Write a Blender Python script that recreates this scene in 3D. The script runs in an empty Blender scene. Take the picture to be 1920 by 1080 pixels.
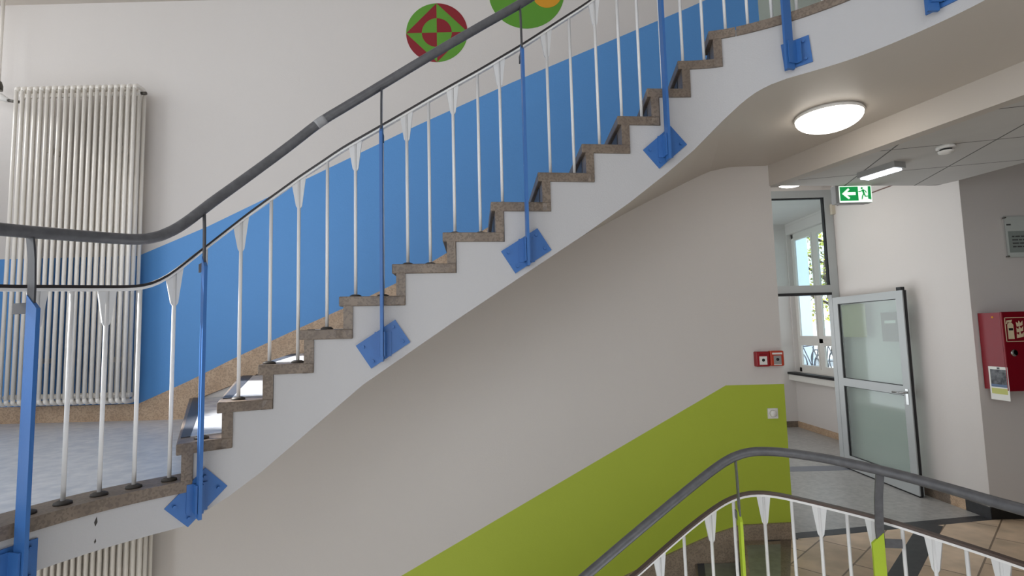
import bpy, bmesh, math, random
from mathutils import Vector, Matrix
random.seed(7)
scn = bpy.context.scene
COL = scn.collection
PI = math.pi

# ------------------------------------------------------------------ materials
def lin(c):
    return tuple(((v/255.0)/12.92 if v/255.0 <= .04045 else ((v/255.0+.055)/1.055)**2.4) for v in c)

def mat(name, rgb, rough=.6, metal=0.0, spec=.5, bump=0.0, bscale=60.0, var=0.0, vscale=6.0, rgb2=None, emit=0.0, detail=4.0):
    m = bpy.data.materials.new(name); m.use_nodes = True
    nt = m.node_tree; b = nt.nodes['Principled BSDF']
    c = lin(rgb)
    b.inputs['Base Color'].default_value = (*c, 1)
    b.inputs['Roughness'].default_value = rough
    b.inputs['Metallic'].default_value = metal
    b.inputs['Specular IOR Level'].default_value = spec
    tc = nt.nodes.new('ShaderNodeTexCoord')
    if var > 0 or rgb2:
        n = nt.nodes.new('ShaderNodeTexNoise'); n.inputs['Scale'].default_value = vscale; n.inputs['Detail'].default_value = detail
        nt.links.new(tc.outputs['Object'], n.inputs['Vector'])
        r = nt.nodes.new('ShaderNodeValToRGB')
        c2 = lin(rgb2) if rgb2 else tuple(v*(1-var) for v in c)
        r.color_ramp.elements[0].position = .35; r.color_ramp.elements[1].position = .65
        r.color_ramp.elements[0].color = (*c2, 1); r.color_ramp.elements[1].color = (*c, 1)
        nt.links.new(n.outputs['Fac'], r.inputs['Fac']); nt.links.new(r.outputs['Color'], b.inputs['Base Color'])
    if bump > 0:
        n2 = nt.nodes.new('ShaderNodeTexNoise'); n2.inputs['Scale'].default_value = bscale; n2.inputs['Detail'].default_value = 3
        nt.links.new(tc.outputs['Object'], n2.inputs['Vector'])
        bp = nt.nodes.new('ShaderNodeBump'); bp.inputs['Strength'].default_value = bump; bp.inputs['Distance'].default_value = .01
        nt.links.new(n2.outputs['Fac'], bp.inputs['Height']); nt.links.new(bp.outputs['Normal'], b.inputs['Normal'])
    if emit > 0:
        b.inputs['Emission Color'].default_value = (*c, 1); b.inputs['Emission Strength'].default_value = emit
    return m

def stone(name, a, b_, c_, rough=.55):
    """speckled terrazzo: two noises mixed"""
    m = bpy.data.materials.new(name); m.use_nodes = True
    nt = m.node_tree; p = nt.nodes['Principled BSDF']; p.inputs['Roughness'].default_value = rough
    tc = nt.nodes.new('ShaderNodeTexCoord')
    n = nt.nodes.new('ShaderNodeTexNoise'); n.inputs['Scale'].default_value = 9; n.inputs['Detail'].default_value = 6
    v = nt.nodes.new('ShaderNodeTexVoronoi'); v.inputs['Scale'].default_value = 120
    nt.links.new(tc.outputs['Object'], n.inputs['Vector']); nt.links.new(tc.outputs['Object'], v.inputs['Vector'])
    r = nt.nodes.new('ShaderNodeValToRGB')
    r.color_ramp.elements[0].position = .3; r.color_ramp.elements[0].color = (*lin(a), 1)
    r.color_ramp.elements[1].position = .7; r.color_ramp.elements[1].color = (*lin(b_), 1)
    nt.links.new(n.outputs['Fac'], r.inputs['Fac'])
    sr = nt.nodes.new('ShaderNodeValToRGB'); sr.color_ramp.interpolation = 'CONSTANT'
    sr.color_ramp.elements[0].position = 0; sr.color_ramp.elements[0].color = (0, 0, 0, 1)
    sr.color_ramp.elements[1].position = .62; sr.color_ramp.elements[1].color = (.55, .55, .55, 1)
    sep = nt.nodes.new('ShaderNodeSeparateColor')
    nt.links.new(v.outputs['Color'], sep.inputs['Color']); nt.links.new(sep.outputs['Red'], sr.inputs['Fac'])
    mx = nt.nodes.new('ShaderNodeMix'); mx.data_type = 'RGBA'
    nt.links.new(sr.outputs['Color'], mx.inputs['Factor'])
    nt.links.new(r.outputs['Color'], mx.inputs['A']); mx.inputs['B'].default_value = (*lin(c_), 1)
    nt.links.new(mx.outputs['Result'], p.inputs['Base Color'])
    return m

def glass_mat(name, rgb, alpha=.12, rough=.03, milky=0.0):
    """window pane: mostly transparent, with a glossy reflection"""
    m = bpy.data.materials.new(name); m.use_nodes = True
    nt = m.node_tree; nt.nodes.clear()
    out = nt.nodes.new('ShaderNodeOutputMaterial')
    tr = nt.nodes.new('ShaderNodeBsdfTransparent'); tr.inputs['Color'].default_value = (*lin(rgb), 1)
    gl = nt.nodes.new('ShaderNodeBsdfGlossy'); gl.inputs['Roughness'].default_value = rough
    mx = nt.nodes.new('ShaderNodeMixShader')
    fr = nt.nodes.new('ShaderNodeFresnel'); fr.inputs['IOR'].default_value = 1.5
    ad = nt.nodes.new('ShaderNodeMath'); ad.operation = 'ADD'; ad.inputs[1].default_value = alpha; ad.use_clamp = True
    geo = nt.nodes.new('ShaderNodeNewGeometry'); inv = nt.nodes.new('ShaderNodeMath'); inv.operation = 'SUBTRACT'; inv.inputs[0].default_value = 1
    nt.links.new(geo.outputs['Backfacing'], inv.inputs[1])
    mu = nt.nodes.new('ShaderNodeMath'); mu.operation = 'MULTIPLY'; nt.links.new(fr.outputs[0], mu.inputs[0]); nt.links.new(inv.outputs[0], mu.inputs[1])
    nt.links.new(mu.outputs[0], ad.inputs[0]); nt.links.new(ad.outputs[0], mx.inputs['Fac'])
    nt.links.new(tr.outputs[0], mx.inputs[1]); nt.links.new(gl.outputs[0], mx.inputs[2])
    if milky > 0:
        df = nt.nodes.new('ShaderNodeBsdfDiffuse'); df.inputs['Color'].default_value = (*lin(rgb), 1)
        m2 = nt.nodes.new('ShaderNodeMixShader'); m2.inputs['Fac'].default_value = milky
        nt.links.new(mx.outputs[0], m2.inputs[1]); nt.links.new(df.outputs[0], m2.inputs[2])
        nt.links.new(m2.outputs[0], out.inputs['Surface'])
    else:
        nt.links.new(mx.outputs[0], out.inputs['Surface'])
    return m

def tile_mat(name, a, b_, line, size, angle, lw, rough=.5, stagger=0.0, ox=0.0, oy=0.0, vein=1.0):
    """rectangular tiling with narrow joints, rotated about Z"""
    m = bpy.data.materials.new(name); m.use_nodes = True
    nt = m.node_tree; p = nt.nodes['Principled BSDF']; p.inputs['Roughness'].default_value = rough
    tc = nt.nodes.new('ShaderNodeTexCoord')
    mp = nt.nodes.new('ShaderNodeMapping'); mp.inputs['Rotation'].default_value = (0, 0, angle); mp.inputs['Location'].default_value = (ox, oy, 0)
    nt.links.new(tc.outputs['Object'], mp.inputs['Vector'])
    br = nt.nodes.new('ShaderNodeTexBrick'); br.offset = stagger; br.squash = 1.0
    br.inputs['Scale'].default_value = 1; br.inputs['Brick Width'].default_value = size[0]; br.inputs['Row Height'].default_value = size[1]
    br.inputs['Mortar Size'].default_value = lw; br.inputs['Mortar Smooth'].default_value = .1; br.inputs['Bias'].default_value = 0
    br.inputs['Color1'].default_value = (*lin(a), 1); br.inputs['Color2'].default_value = (*lin(b_), 1); br.inputs['Mortar'].default_value = (*lin(line), 1)
    nt.links.new(mp.outputs['Vector'], br.inputs['Vector'])
    n = nt.nodes.new('ShaderNodeTexNoise'); n.inputs['Scale'].default_value = 5; n.inputs['Detail'].default_value = 5
    nt.links.new(tc.outputs['Object'], n.inputs['Vector'])
    r = nt.nodes.new('ShaderNodeValToRGB'); r.color_ramp.elements[0].color = (.72, .7, .66, 1); r.color_ramp.elements[1].color = (1.08, 1.05, 1.02, 1)
    r.color_ramp.elements[0].position = .3; r.color_ramp.elements[1].position = .7
    nt.links.new(n.outputs['Fac'], r.inputs['Fac'])
    mx = nt.nodes.new('ShaderNodeMix'); mx.data_type = 'RGBA'; mx.blend_type = 'MULTIPLY'; mx.inputs['Factor'].default_value = vein
    nt.links.new(br.outputs['Color'], mx.inputs['A']); nt.links.new(r.outputs['Color'], mx.inputs['B'])
    nt.links.new(mx.outputs['Result'], p.inputs['Base Color'])
    return m

M = {}
M['wall'] = mat('white_wall_paint', (212, 207, 203), .85, bump=.12, bscale=140, spec=.2)
M['blue_wall'] = mat('blue_dado_paint', (90, 150, 212), .5, bump=.10, bscale=90, spec=.35)
M['green_wall'] = mat('green_dado_paint', (174, 190, 64), .5, bump=.08, bscale=110, spec=.35)
M['string'] = mat('white_string_paint', (186, 185, 186), .8, bump=.10, bscale=120, spec=.2)
M['soffit'] = mat('soffit_paint', (192, 184, 175), .42, bump=.05, bscale=120, spec=.3)
M['stone'] = stone('brown_terrazzo', (110, 97, 86), (132, 118, 104), (92, 81, 72), .42)
M['skirt'] = stone('tan_terrazzo', (180, 152, 124), (202, 175, 147), (152, 128, 106))
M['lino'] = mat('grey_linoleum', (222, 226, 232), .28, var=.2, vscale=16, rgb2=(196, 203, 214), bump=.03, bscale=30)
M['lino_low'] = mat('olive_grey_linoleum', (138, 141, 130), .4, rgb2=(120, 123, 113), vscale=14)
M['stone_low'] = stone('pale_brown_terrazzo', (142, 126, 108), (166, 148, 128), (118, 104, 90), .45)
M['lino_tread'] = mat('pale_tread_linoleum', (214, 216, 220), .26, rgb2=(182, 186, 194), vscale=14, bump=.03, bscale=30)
M['lino_hall'] = mat('hall_linoleum', (172, 170, 166), .36, rgb2=(154, 152, 149), vscale=22, bump=.02)
M['nosing'] = mat('dark_nosing_rubber', (62, 66, 76), .5)
M['black_band'] = mat('dark_stone_band', (54, 54, 57), .45, rgb2=(44, 44, 46), vscale=18)
M['band_grey'] = mat('grey_floor_band', (112, 114, 122), .4)
M['tile'] = tile_mat('tan_floor_tiles', (228, 206, 180), (208, 184, 156), (134, 114, 94), (.62, .31), math.radians(-43), .006, .42, .5)
M['ceil'] = tile_mat('mineral_ceiling_tiles', (198, 196, 193), (194, 193, 190), (104, 102, 100), (.6, .6), math.radians(15), .006, .8, 0, .2, .1, .12)
M['rail_grey'] = mat('grey_handrail_paint', (92, 92, 95), .38, bump=.04, bscale=200, rgb2=(80, 80, 83), vscale=30)
M['rail_top'] = mat('dark_rail_strip', (44, 40, 40), .4)
M['rail_top_brown'] = mat('brown_rail_strip', (78, 62, 54), .45)
M['white_steel'] = mat('white_steel_paint', (228, 227, 226), .35)
M['clip'] = mat('white_clip', (212, 212, 212), .45)
M['disc'] = mat('dark_foot_disc', (56, 51, 46), .6)
M['blue_steel'] = mat('blue_steel_paint', (54, 104, 168), .42, bump=.04, bscale=160)
M['green_steel'] = mat('green_steel_paint', (172, 196, 46), .4)
M['rad'] = mat('cream_radiator_enamel', (240, 235, 227), .35)
M['chrome'] = mat('chrome', (190, 190, 188), .22, metal=1)
M['brass_dark'] = mat('dark_valve_ring', (90, 86, 80), .35, metal=.8)
M['m_green'] = mat('mural_green', (88, 148, 40), .6)
M['m_red'] = mat('mural_red', (132, 14, 30), .6)
M['m_orange'] = mat('mural_orange', (214, 150, 30), .6)
M['alu'] = mat('grey_aluminium_frame', (176, 180, 180), .4, metal=.15)
M['gasket'] = mat('black_gasket', (26, 26, 28), .6)
M['pvc'] = mat('white_window_frame', (222, 220, 214), .4)
M['white_plastic'] = mat('white_plastic', (228, 226, 222), .4)
M['beige_plastic'] = mat('beige_plastic', (206, 198, 180), .5)
M['red_plastic'] = mat('dark_red_plastic', (150, 22, 34), .4)
M['orange_plastic'] = mat('orange_red_plastic', (186, 62, 36), .4)
M['red_steel'] = mat('red_cabinet_paint', (128, 10, 28), .38)
M['cream_sign'] = mat('cream_symbol', (226, 210, 176), .5)
M['paper'] = mat('white_paper', (226, 226, 220), .7)
M['photo_dark'] = mat('dark_photo_print', (40, 44, 50), .5, rgb2=(110, 112, 116), vscale=24)
M['photo_blue'] = mat('blue_photo_print', (86, 108, 138), .5)
M['lime_print'] = mat('lime_print', (190, 192, 110), .6)
M['ink'] = mat('black_ink', (34, 34, 34), .6)
M['grey_print'] = mat('grey_green_print', (142, 150, 144), .6)
M['pane'] = glass_mat('clear_pane', (240, 246, 246), .02)
M['door_pane'] = glass_mat('greenish_door_pane', (232, 240, 237), .02, .06, .14)
M['acrylic'] = glass_mat('acrylic_sheet', (248, 250, 250), .0, .2, .08)
M['exit_green'] = mat('exit_green', (22, 166, 84), .5, emit=.55)
M['exit_white'] = mat('exit_white', (236, 250, 238), .5, emit=1.1)
M['sign_case'] = mat('grey_sign_case', (150, 150, 148), .45)
M['black_case'] = mat('black_box', (16, 16, 17), .5)
M['lamp'] = mat('lit_opal_glass', (255, 248, 238), .3, emit=6.0)
M['lamp_hall'] = mat('lit_hall_opal_glass', (255, 248, 238), .3, emit=26.0)
M['lamp_cool'] = mat('lit_prism_panel', (240, 246, 255), .3, emit=5.0)
M['brown_sheet'] = mat('dull_brown', (120, 100, 92), .7)
M['yellow_sheet'] = mat('dull_yellow', (178, 172, 132), .7)
M['bark'] = mat('bark', (70, 58, 46), .9)
M['leaf'] = mat('autumn_leaf', (176, 172, 40), .7, rgb2=(96, 110, 36), vscale=3)
M['far_wall'] = mat('far_facade', (206, 220, 240), .9)
M['pavement'] = mat('pavement', (170, 172, 176), .9)
M['bike'] = mat('dark_bicycle', (40, 44, 54), .5)
M['arm'] = mat('dark_support_paint', (62, 62, 66), .5)
M['tape'] = mat('pale_tape', (150, 150, 152), .6)
M['cable'] = mat('brown_cable', (120, 92, 84), .6)

# ------------------------------------------------------------------ mesh helpers
def new_obj(name, verts, faces, material, parent=None, smooth=False, mats=None, fmat=None):
    me = bpy.data.meshes.new(name)
    me.from_pydata([tuple(v) for v in verts], [], faces)
    bm = bmesh.new(); bm.from_mesh(me)
    bmesh.ops.remove_doubles(bm, verts=bm.verts, dist=1e-5)
    bmesh.ops.recalc_face_normals(bm, faces=bm.faces)
    bm.to_mesh(me); bm.free()
    if mats:
        for m in mats: me.materials.append(m)
        if fmat:
            for p, k in zip(me.polygons, fmat): p.material_index = k
    else:
        me.materials.append(material)
    if smooth:
        for p in me.polygons: p.use_smooth = True
    o = bpy.data.objects.new(name, me); COL.objects.link(o)
    if parent: o.parent = parent
    return o

class MB:
    """collects shapes for one mesh"""
    def __init__(s): s.v = []; s.f = []; s.m = []; s.sm = []
    def add(s, v, f, m=0, smooth=False):
        n = len(s.v); s.v += [tuple(p) for p in v]
        for q in f: s.f.append(tuple(i+n for i in q)); s.m.append(m); s.sm.append(smooth)
        return s
    def box(s, lo, hi, mx=None, m=0):
        x0, y0, z0 = lo; x1, y1, z1 = hi
        v = [Vector(p) for p in ((x0,y0,z0),(x1,y0,z0),(x1,y1,z0),(x0,y1,z0),(x0,y0,z1),(x1,y0,z1),(x1,y1,z1),(x0,y1,z1))]
        if mx is not None: v = [mx @ p for p in v]
        return s.add(v, [(0,3,2,1),(4,5,6,7),(0,1,5,4),(1,2,6,5),(2,3,7,6),(3,0,4,7)], m)
    def prism(s, poly, d, mx=None, m=0, m_side=None):
        """polygon in XY extruded from z=d[0] to d[1]"""
        n = len(poly); v = [Vector((p[0], p[1], d[0])) for p in poly]+[Vector((p[0], p[1], d[1])) for p in poly]
        if mx is not None: v = [mx @ p for p in v]
        k = len(s.v); s.v += [tuple(p) for p in v]
        fs = [tuple(range(n))[::-1], tuple(range(n, 2*n))]+[(i, (i+1) % n, n+(i+1) % n, n+i) for i in range(n)]
        for j, q in enumerate(fs):
            s.f.append(tuple(i+k for i in q)); s.m.append(m if j < 2 or m_side is None else m_side); s.sm.append(False)
        return s
    def tube(s, pts, r, seg=12, m=0, caps=True):
        pts = [Vector(p) for p in pts]; n = len(pts); rings = []
        up = Vector((0, 0, 1))
        for i, p in enumerate(pts):
            t = (pts[min(i+1, n-1)]-pts[max(i-1, 0)]).normalized()
            a = up.cross(t)
            if a.length < 1e-3: a = Vector((1, 0, 0)).cross(t)
            a.normalize(); b = t.cross(a).normalized()
            rr = r[i] if isinstance(r, (list, tuple)) else r
            rings.append([p+rr*(math.cos(2*PI*k/seg)*a+math.sin(2*PI*k/seg)*b) for k in range(seg)])
        v = [q for ring in rings for q in ring]
        f = [(i*seg+k, i*seg+(k+1) % seg, (i+1)*seg+(k+1) % seg, (i+1)*seg+k) for i in range(n-1) for k in range(seg)]
        s.add(v, f, m, True)
        if caps:
            s.add(rings[0], [tuple(range(seg))[::-1]], m); s.add(rings[-1], [tuple(range(seg))], m)
        return s
    def sweep(s, rings, m=0, smooth=False):
        n = len(rings[0]); v = [q for ring in rings for q in ring]
        f = [(i*n+k, i*n+(k+1) % n, (i+1)*n+(k+1) % n, (i+1)*n+k) for i in range(len(rings)-1) for k in range(n)]
        f += [tuple(range(n))[::-1], tuple((len(rings)-1)*n+k for k in range(n))]
        return s.add(v, f, m, smooth)
    def lathe(s, prof, c, seg=32, m=0, axis='Z', sc=(1, 1)):
        """profile [(r, h)] turned about an axis through c"""
        v = []; n = len(prof)
        for k in range(seg):
            a = 2*PI*k/seg
            for r, h in prof:
                p = Vector((r*math.cos(a)*sc[0], r*math.sin(a)*sc[1], h))
                if axis == 'Y': p = Vector((p.x, h, p.y))
                if axis == 'X': p = Vector((h, p.x, p.y))
                v.append(p+Vector(c))
        f = [(k*n+i, ((k+1) % seg)*n+i, ((k+1) % seg)*n+i+1, k*n+i+1) for k in range(seg) for i in range(n-1)]
        return s.add(v, f, m, True)
    def build(s, name, material, parent=None, mats=None):
        me = bpy.data.meshes.new(name)
        me.from_pydata(s.v, [], s.f)
        for mm in (mats or [material]): me.materials.append(mm)
        for p, k, sm in zip(me.polygons, s.m, s.sm): p.material_index = k; p.use_smooth = sm
        bm = bmesh.new(); bm.from_mesh(me)
        bmesh.ops.remove_doubles(bm, verts=bm.verts, dist=1e-6)
        bmesh.ops.recalc_face_normals(bm, faces=bm.faces)
        bm.to_mesh(me); bm.free()
        o = bpy.data.objects.new(name, me); COL.objects.link(o)
        if parent: o.parent = parent
        return o

def thing(name, label, cat, loc=(0, 0, 0), group=None):
    o = bpy.data.objects.new(name, None); o.empty_display_size = .1; COL.objects.link(o)
    o.location = loc
    return tag(o, label, cat, group)
def tag(o, label, cat, group=None):
    o['label'] = label; o['category'] = cat
    if group: o['group'] = group
    return o
def struct(o):
    o['kind'] = 'structure'; return o
def adopt(root, objs):
    """parent world-space parts to an Empty that is not at the origin"""
    for o in objs:
        o.parent = root
        o.matrix_parent_inverse = Matrix.Translation(-Vector(root.location))

def interp(x, tab):
    if x <= tab[0][0]: return tab[0][1]
    for (a, b), (c, d) in zip(tab, tab[1:]):
        if x <= c: return b+(d-b)*(x-a)/(c-a)
    return tab[-1][1]

# ------------------------------------------------------------------ the plan of the oval stairwell (metres)
GROUND, LAND, UPPER, RISE = .11, 1.155, 3.465, .165
WALL_Y = 4.35
ctrl = [(-1.80,1.1),(-1.83,1.45),(-1.80,1.82),(-1.70,2.13),(-1.55,2.36),(-1.34,2.55),(-1.08,2.67),(-.75,2.735),(-.3,2.785),(.2,2.85),(.65,2.91),(1.0,2.94),(1.2,2.925),(1.38,2.86),(1.58,2.74),(1.77,2.57),(1.92,2.34),(2.02,2.1),(2.08,1.8),(2.08,1.5),(2.04,1.2)]
def catmull(P, n):
    P = [Vector(p) for p in P]
    Q = [2*P[0]-P[1]]+P+[2*P[-1]-P[-2]]; out = []
    for i in range(1, len(Q)-2):
        a, b, c, d = Q[i-1:i+3]
        for k in range(n):
            t = k/n
            out.append(.5*((2*b)+(c-a)*t+(2*a-5*b+4*c-d)*t*t+(3*b-a-3*c+d)*t**3))
    out.append(P[-1]); return out
CUR = catmull(ctrl, 40)
ARC = [0.0]
for p, q in zip(CUR, CUR[1:]): ARC.append(ARC[-1]+(q-p).length)
S_END = ARC[-1]
def inner(s):
    s = max(0, min(S_END, s))
    lo, hi = 0, len(ARC)-1
    while hi-lo > 1:
        mid = (lo+hi)//2
        if ARC[mid] <= s: lo = mid
        else: hi = mid
    k = (s-ARC[lo])/max(1e-9, ARC[hi]-ARC[lo])
    return CUR[lo].lerp(CUR[hi], k)
def frame(s):
    """tangent and outward normal (towards the treads)"""
    t = (inner(s+.05)-inner(s-.05)).normalized()
    return t, Vector((-t.y, t.x))
def off(s, o): return inner(s)+o*frame(s)[1]
def frange(a, b, step):
    n = max(1, int(math.ceil((b-a)/step-1e-6)))
    return [a+(b-a)*i/n for i in range(n+1)]

S_NOSE = [1.392,1.552,1.724,1.91,2.099,2.364,2.627,2.885,3.145,3.396,3.608,3.787,3.976,4.161]
X_NOSE = [-2.62,-2.22,-1.82,-1.44,-1.09,-.77,-.48,-.21,.08,.36,.62,.92,1.15,1.41]

def make_outer(S, X, dl=.09):
    beam = Vector((.29, -.957))
    left = [(0.0, (-4.7, .5)), (.35, (-4.7, 1.3)), (min(.95, S[0]-.1), (-4.7, WALL_Y))]
    mid = [(s, (x, WALL_Y)) for s, x in zip(S, X)]
    right = [(S[-1]+dl, (2.19, WALL_Y)), (S_END+.01, tuple(Vector((2.19, WALL_Y))+3.9*beam))]
    tab = left+mid+right
    def outer(s):
        if s <= tab[0][0]: return Vector(tab[0][1])
        for (a, p), (b, q) in zip(tab, tab[1:]):
            if s <= b: return Vector(p).lerp(Vector(q), (s-a)/(b-a))
        return Vector(tab[-1][1])
    return outer
OUT_UP = make_outer(S_NOSE, X_NOSE, .20)
S_LOW = [.9+.235*i for i in range(10)]+[3.235, 3.49, 3.735, 3.965, 4.19][-4:]
X_LOW = [1.72-.345*(13-i) for i in range(14)]
OUT_LOW = make_outer(S_LOW, X_LOW, .20)

def at(outer, s, d, frm='in'):
    """point at distance d from the well edge along the step line of arc position s"""
    a = inner(s); b = outer(s); u = (b-a).normalized()
    return a+u*d if frm == 'in' else b-u*d
def P3(p, z): return Vector((p.x, p.y, z))

SOFFIT_IN = [(0,.965),(1.25,.955),(1.421,.957),(1.61,1.051),(1.744,1.141),(1.909,1.276),(2.214,1.53),(2.676,1.838),(3.107,2.115),(3.408,2.307),(3.658,2.477),(3.881,2.645),(4.041,2.775),(4.14,2.87),(4.22,2.945),(4.30,3.012),(4.37,3.06),(4.45,3.092),(4.55,3.108),(4.7,3.11),(9,3.11)]
def soffit_out(s, outer):
    if s < .97: return .957
    x = outer(s).x if outer(s).y > WALL_Y-.02 else 3.0
    return interp(x, [(-4.7,.957),(-2.8,.96),(-2.5,1.08),(-.5,2.03),(.65,2.585),(1.08,2.80),(1.5,3.0),(1.66,3.07),(1.74,3.095),(1.86,3.109),(3.0,3.11)])

def block(name, outer, s0, s1, top_fn, zin, zout, parent=None, mats=None, step=.03, nw=8):
    """concrete body between the well edge and the wall: stepped top, smooth warped underside"""
    b = MB(); ss = frange(s0, s1, step)
    for a, c in zip(ss, ss[1:]):
        zt = top_fn((a+c)/2)
        ia, ic = inner(a), inner(c); oa, oc = outer(a), outer(c)
        za, zc = zin(a), zin(c)
        b.add([P3(ia, za), P3(ic, zc), P3(ic, zt), P3(ia, zt)], [(0, 1, 2, 3)], 0)
        def cl(u, zi, zo, z): return max(z, zi+(zo-zi)*u+.004)
        for k in range(nw):
            u, w = k/nw, (k+1)/nw
            b.add([P3(ia.lerp(oa, u), cl(u, za, zout(a), zt)), P3(ic.lerp(oc, u), cl(u, zc, zout(c), zt)), P3(ic.lerp(oc, w), cl(w, zc, zout(c), zt)), P3(ia.lerp(oa, w), cl(w, za, zout(a), zt))], [(0, 1, 2, 3)], 0)
        for k in range(nw):
            u, w = k/nw, (k+1)/nw
            qs = [(ia.lerp(oa, u), za+(zout(a)-za)*u), (ic.lerp(oc, u), zc+(zout(c)-zc)*u), (ic.lerp(oc, w), zc+(zout(c)-zc)*w), (ia.lerp(oa, w), za+(zout(a)-za)*w)]
            b.add([P3(p, z) for p, z in qs], [(0, 3, 2, 1)], 1, True)
    # end faces and the risers of the body
    for s in (s0, s1):
        b.add([P3(inner(s), zin(s)), P3(outer(s), zout(s)), P3(outer(s), top_fn(s)), P3(inner(s), top_fn(s))], [(0, 1, 2, 3)], 0)
    for a, c, e in zip(ss, ss[1:], ss[2:]):
        z0, z1 = top_fn((a+c)/2), top_fn((c+e)/2)
        if abs(z0-z1) > 1e-4:
            for k in range(nw):
                u, w = k/nw, (k+1)/nw
                zi, zo = zin(c), zout(c); pu, pw = inner(c).lerp(outer(c), u), inner(c).lerp(outer(c), w)
                f = lambda q, z: max(z, zi+(zo-zi)*q+.004)
                b.add([P3(pu, f(u, z0)), P3(pw, f(w, z0)), P3(pw, f(w, z1)), P3(pu, f(u, z1))], [(0, 1, 2, 3)], 0)
    me = bpy.data.meshes.new(name); me.from_pydata(b.v, [], b.f)
    for mm in mats: me.materials.append(mm)
    for p, k, sm in zip(me.polygons, b.m, b.sm): p.material_index = k; p.use_smooth = sm
    bm = bmesh.new(); bm.from_mesh(me); bmesh.ops.remove_doubles(bm, verts=bm.verts, dist=1e-5)
    for e in bm.edges:
        if len(e.link_faces) == 2 and e.link_faces[0].material_index != e.link_faces[1].material_index: e.smooth = False
    bm.to_mesh(me); bm.free()
    o = bpy.data.objects.new(name, me); COL.objects.link(o)
    if parent: o.parent = parent
    return o

def slab(outer, sa, sb, d0, d1, z0, z1, name, material, parent, far=False, n=4, mats=None, z0b=None):
    """stone or linoleum slab between two step lines; d0 from the well edge, d1 from the edge or from the wall"""
    b = MB(); rings = []
    for s in frange(sa, sb, (sb-sa)/n):
        p = at(outer, s, d0); q = at(outer, s, d1, 'out') if far else at(outer, s, d1)
        rings.append([P3(p, z0), P3(q, z0 if z0b is None else z0b), P3(q, z1), P3(p, z1)])
    b.sweep(rings)
    return b.build(name, material, parent)

OVER, RT, TT = .022, .046, .05      # nosing overhang, riser thickness, tread thickness

def flight(name, label, outer, S, z_of, first, last, zin, zout, cover, foot):
    root = thing(name, label, 'staircase', (foot.x, foot.y, foot.z))
    parts = []
    def top_fn(s):
        k = sum(1 for q in S if s >= q+OVER+RT-.004)
        return z_of(k)-TT
    # concrete body with its white string face and plastered underside
    s0 = S[first-1]+OVER+.01; s1 = S[last-1]+OVER+RT
    brk = [s0]+[S[i-1]+OVER+RT for i in range(first, last)]+[s1]
    bodies = []
    bb = None
    o = block('string_body', outer, s0, s1, top_fn, zin, zout, None, [M['string'], M['soffit']], step=.0185)
    parts.append(o)
    for i in range(first, last+1):
        z = z_of(i)
        rr = slab(outer, S[i-1]+OVER, S[i-1]+OVER+RT, -.010, .002, z_of(i-1)-.001, z-.03, 'riser', M['stone'], None, far=True, n=2, z0b=z_of(i-1)+.02); parts.append(rr)
        rc = slab(outer, S[i-1]+OVER-.004, S[i-1]+OVER, .12, .03, z_of(i-1)+.004, z-TT-.003, 'riser_covering', M['nosing'], None, far=True, n=2); rc.parent = rr
        if i == last: continue
        tb = MB(); rings = []
        for q in frange(S[i-1], S[i]+OVER, (S[i]+OVER-S[i-1])/6):
            pi, po = at(outer, q, -.012), at(outer, q, .002, 'out')
            rings.append([P3(pi, z-TT), P3(po, z-.028), P3(po, z), P3(pi, z)])
        tb.sweep(rings); rings = []
        for q in frange(S[i]+OVER, S[i]+OVER+RT, RT/2):
            pi, po = at(outer, q, -.012), at(outer, q, .10)
            rings.append([P3(pi, z-TT), P3(po, z-TT), P3(po, z), P3(pi, z)])
        tb.sweep(rings); t = tb.build('tread', M['stone'])
        bm_b = t.modifiers.new('edge', 'BEVEL'); bm_b.width = .005; bm_b.segments = 2; bm_b.limit_method = 'ANGLE'
        parts.append(t)
        c = slab(outer, S[i-1]+.048, S[i]+OVER, .15, .03, z, z+.004, 'tread_covering', cover, None, far=True, n=4)
        nn = slab(outer, S[i-1]+.012, S[i-1]+.048, .15, .03, z, z+.005, 'nosing_strip', M['nosing'], None, far=True, n=2)
        for k in (c, nn): k.parent = t
    adopt(root, parts)
    return root

up_z = lambda i: LAND+RISE*i
low_z = lambda i: GROUND-RISE*(14-i)
flight('staircase', 'curved flight of brown stone steps rising from the radiator landing along the blue wall', OUT_UP, S_NOSE, up_z, 1, 14,
       lambda s: interp(s, SOFFIT_IN), lambda s: soffit_out(s, OUT_UP), M['lino_tread'], Vector((-1.6, 3.0, LAND)))
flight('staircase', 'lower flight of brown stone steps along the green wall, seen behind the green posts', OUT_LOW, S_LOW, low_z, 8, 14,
       lambda s: interp(s, [(2.3,-1.5),(3.9,-.38),(4.2,-.25),(9,-.24)]), lambda s: interp(s, [(2.3,-1.3),(3.9,-.28),(4.2,-.24),(9,-.24)]), M['lino_low'], Vector((.2, 3.4, -1.0)))

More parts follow.
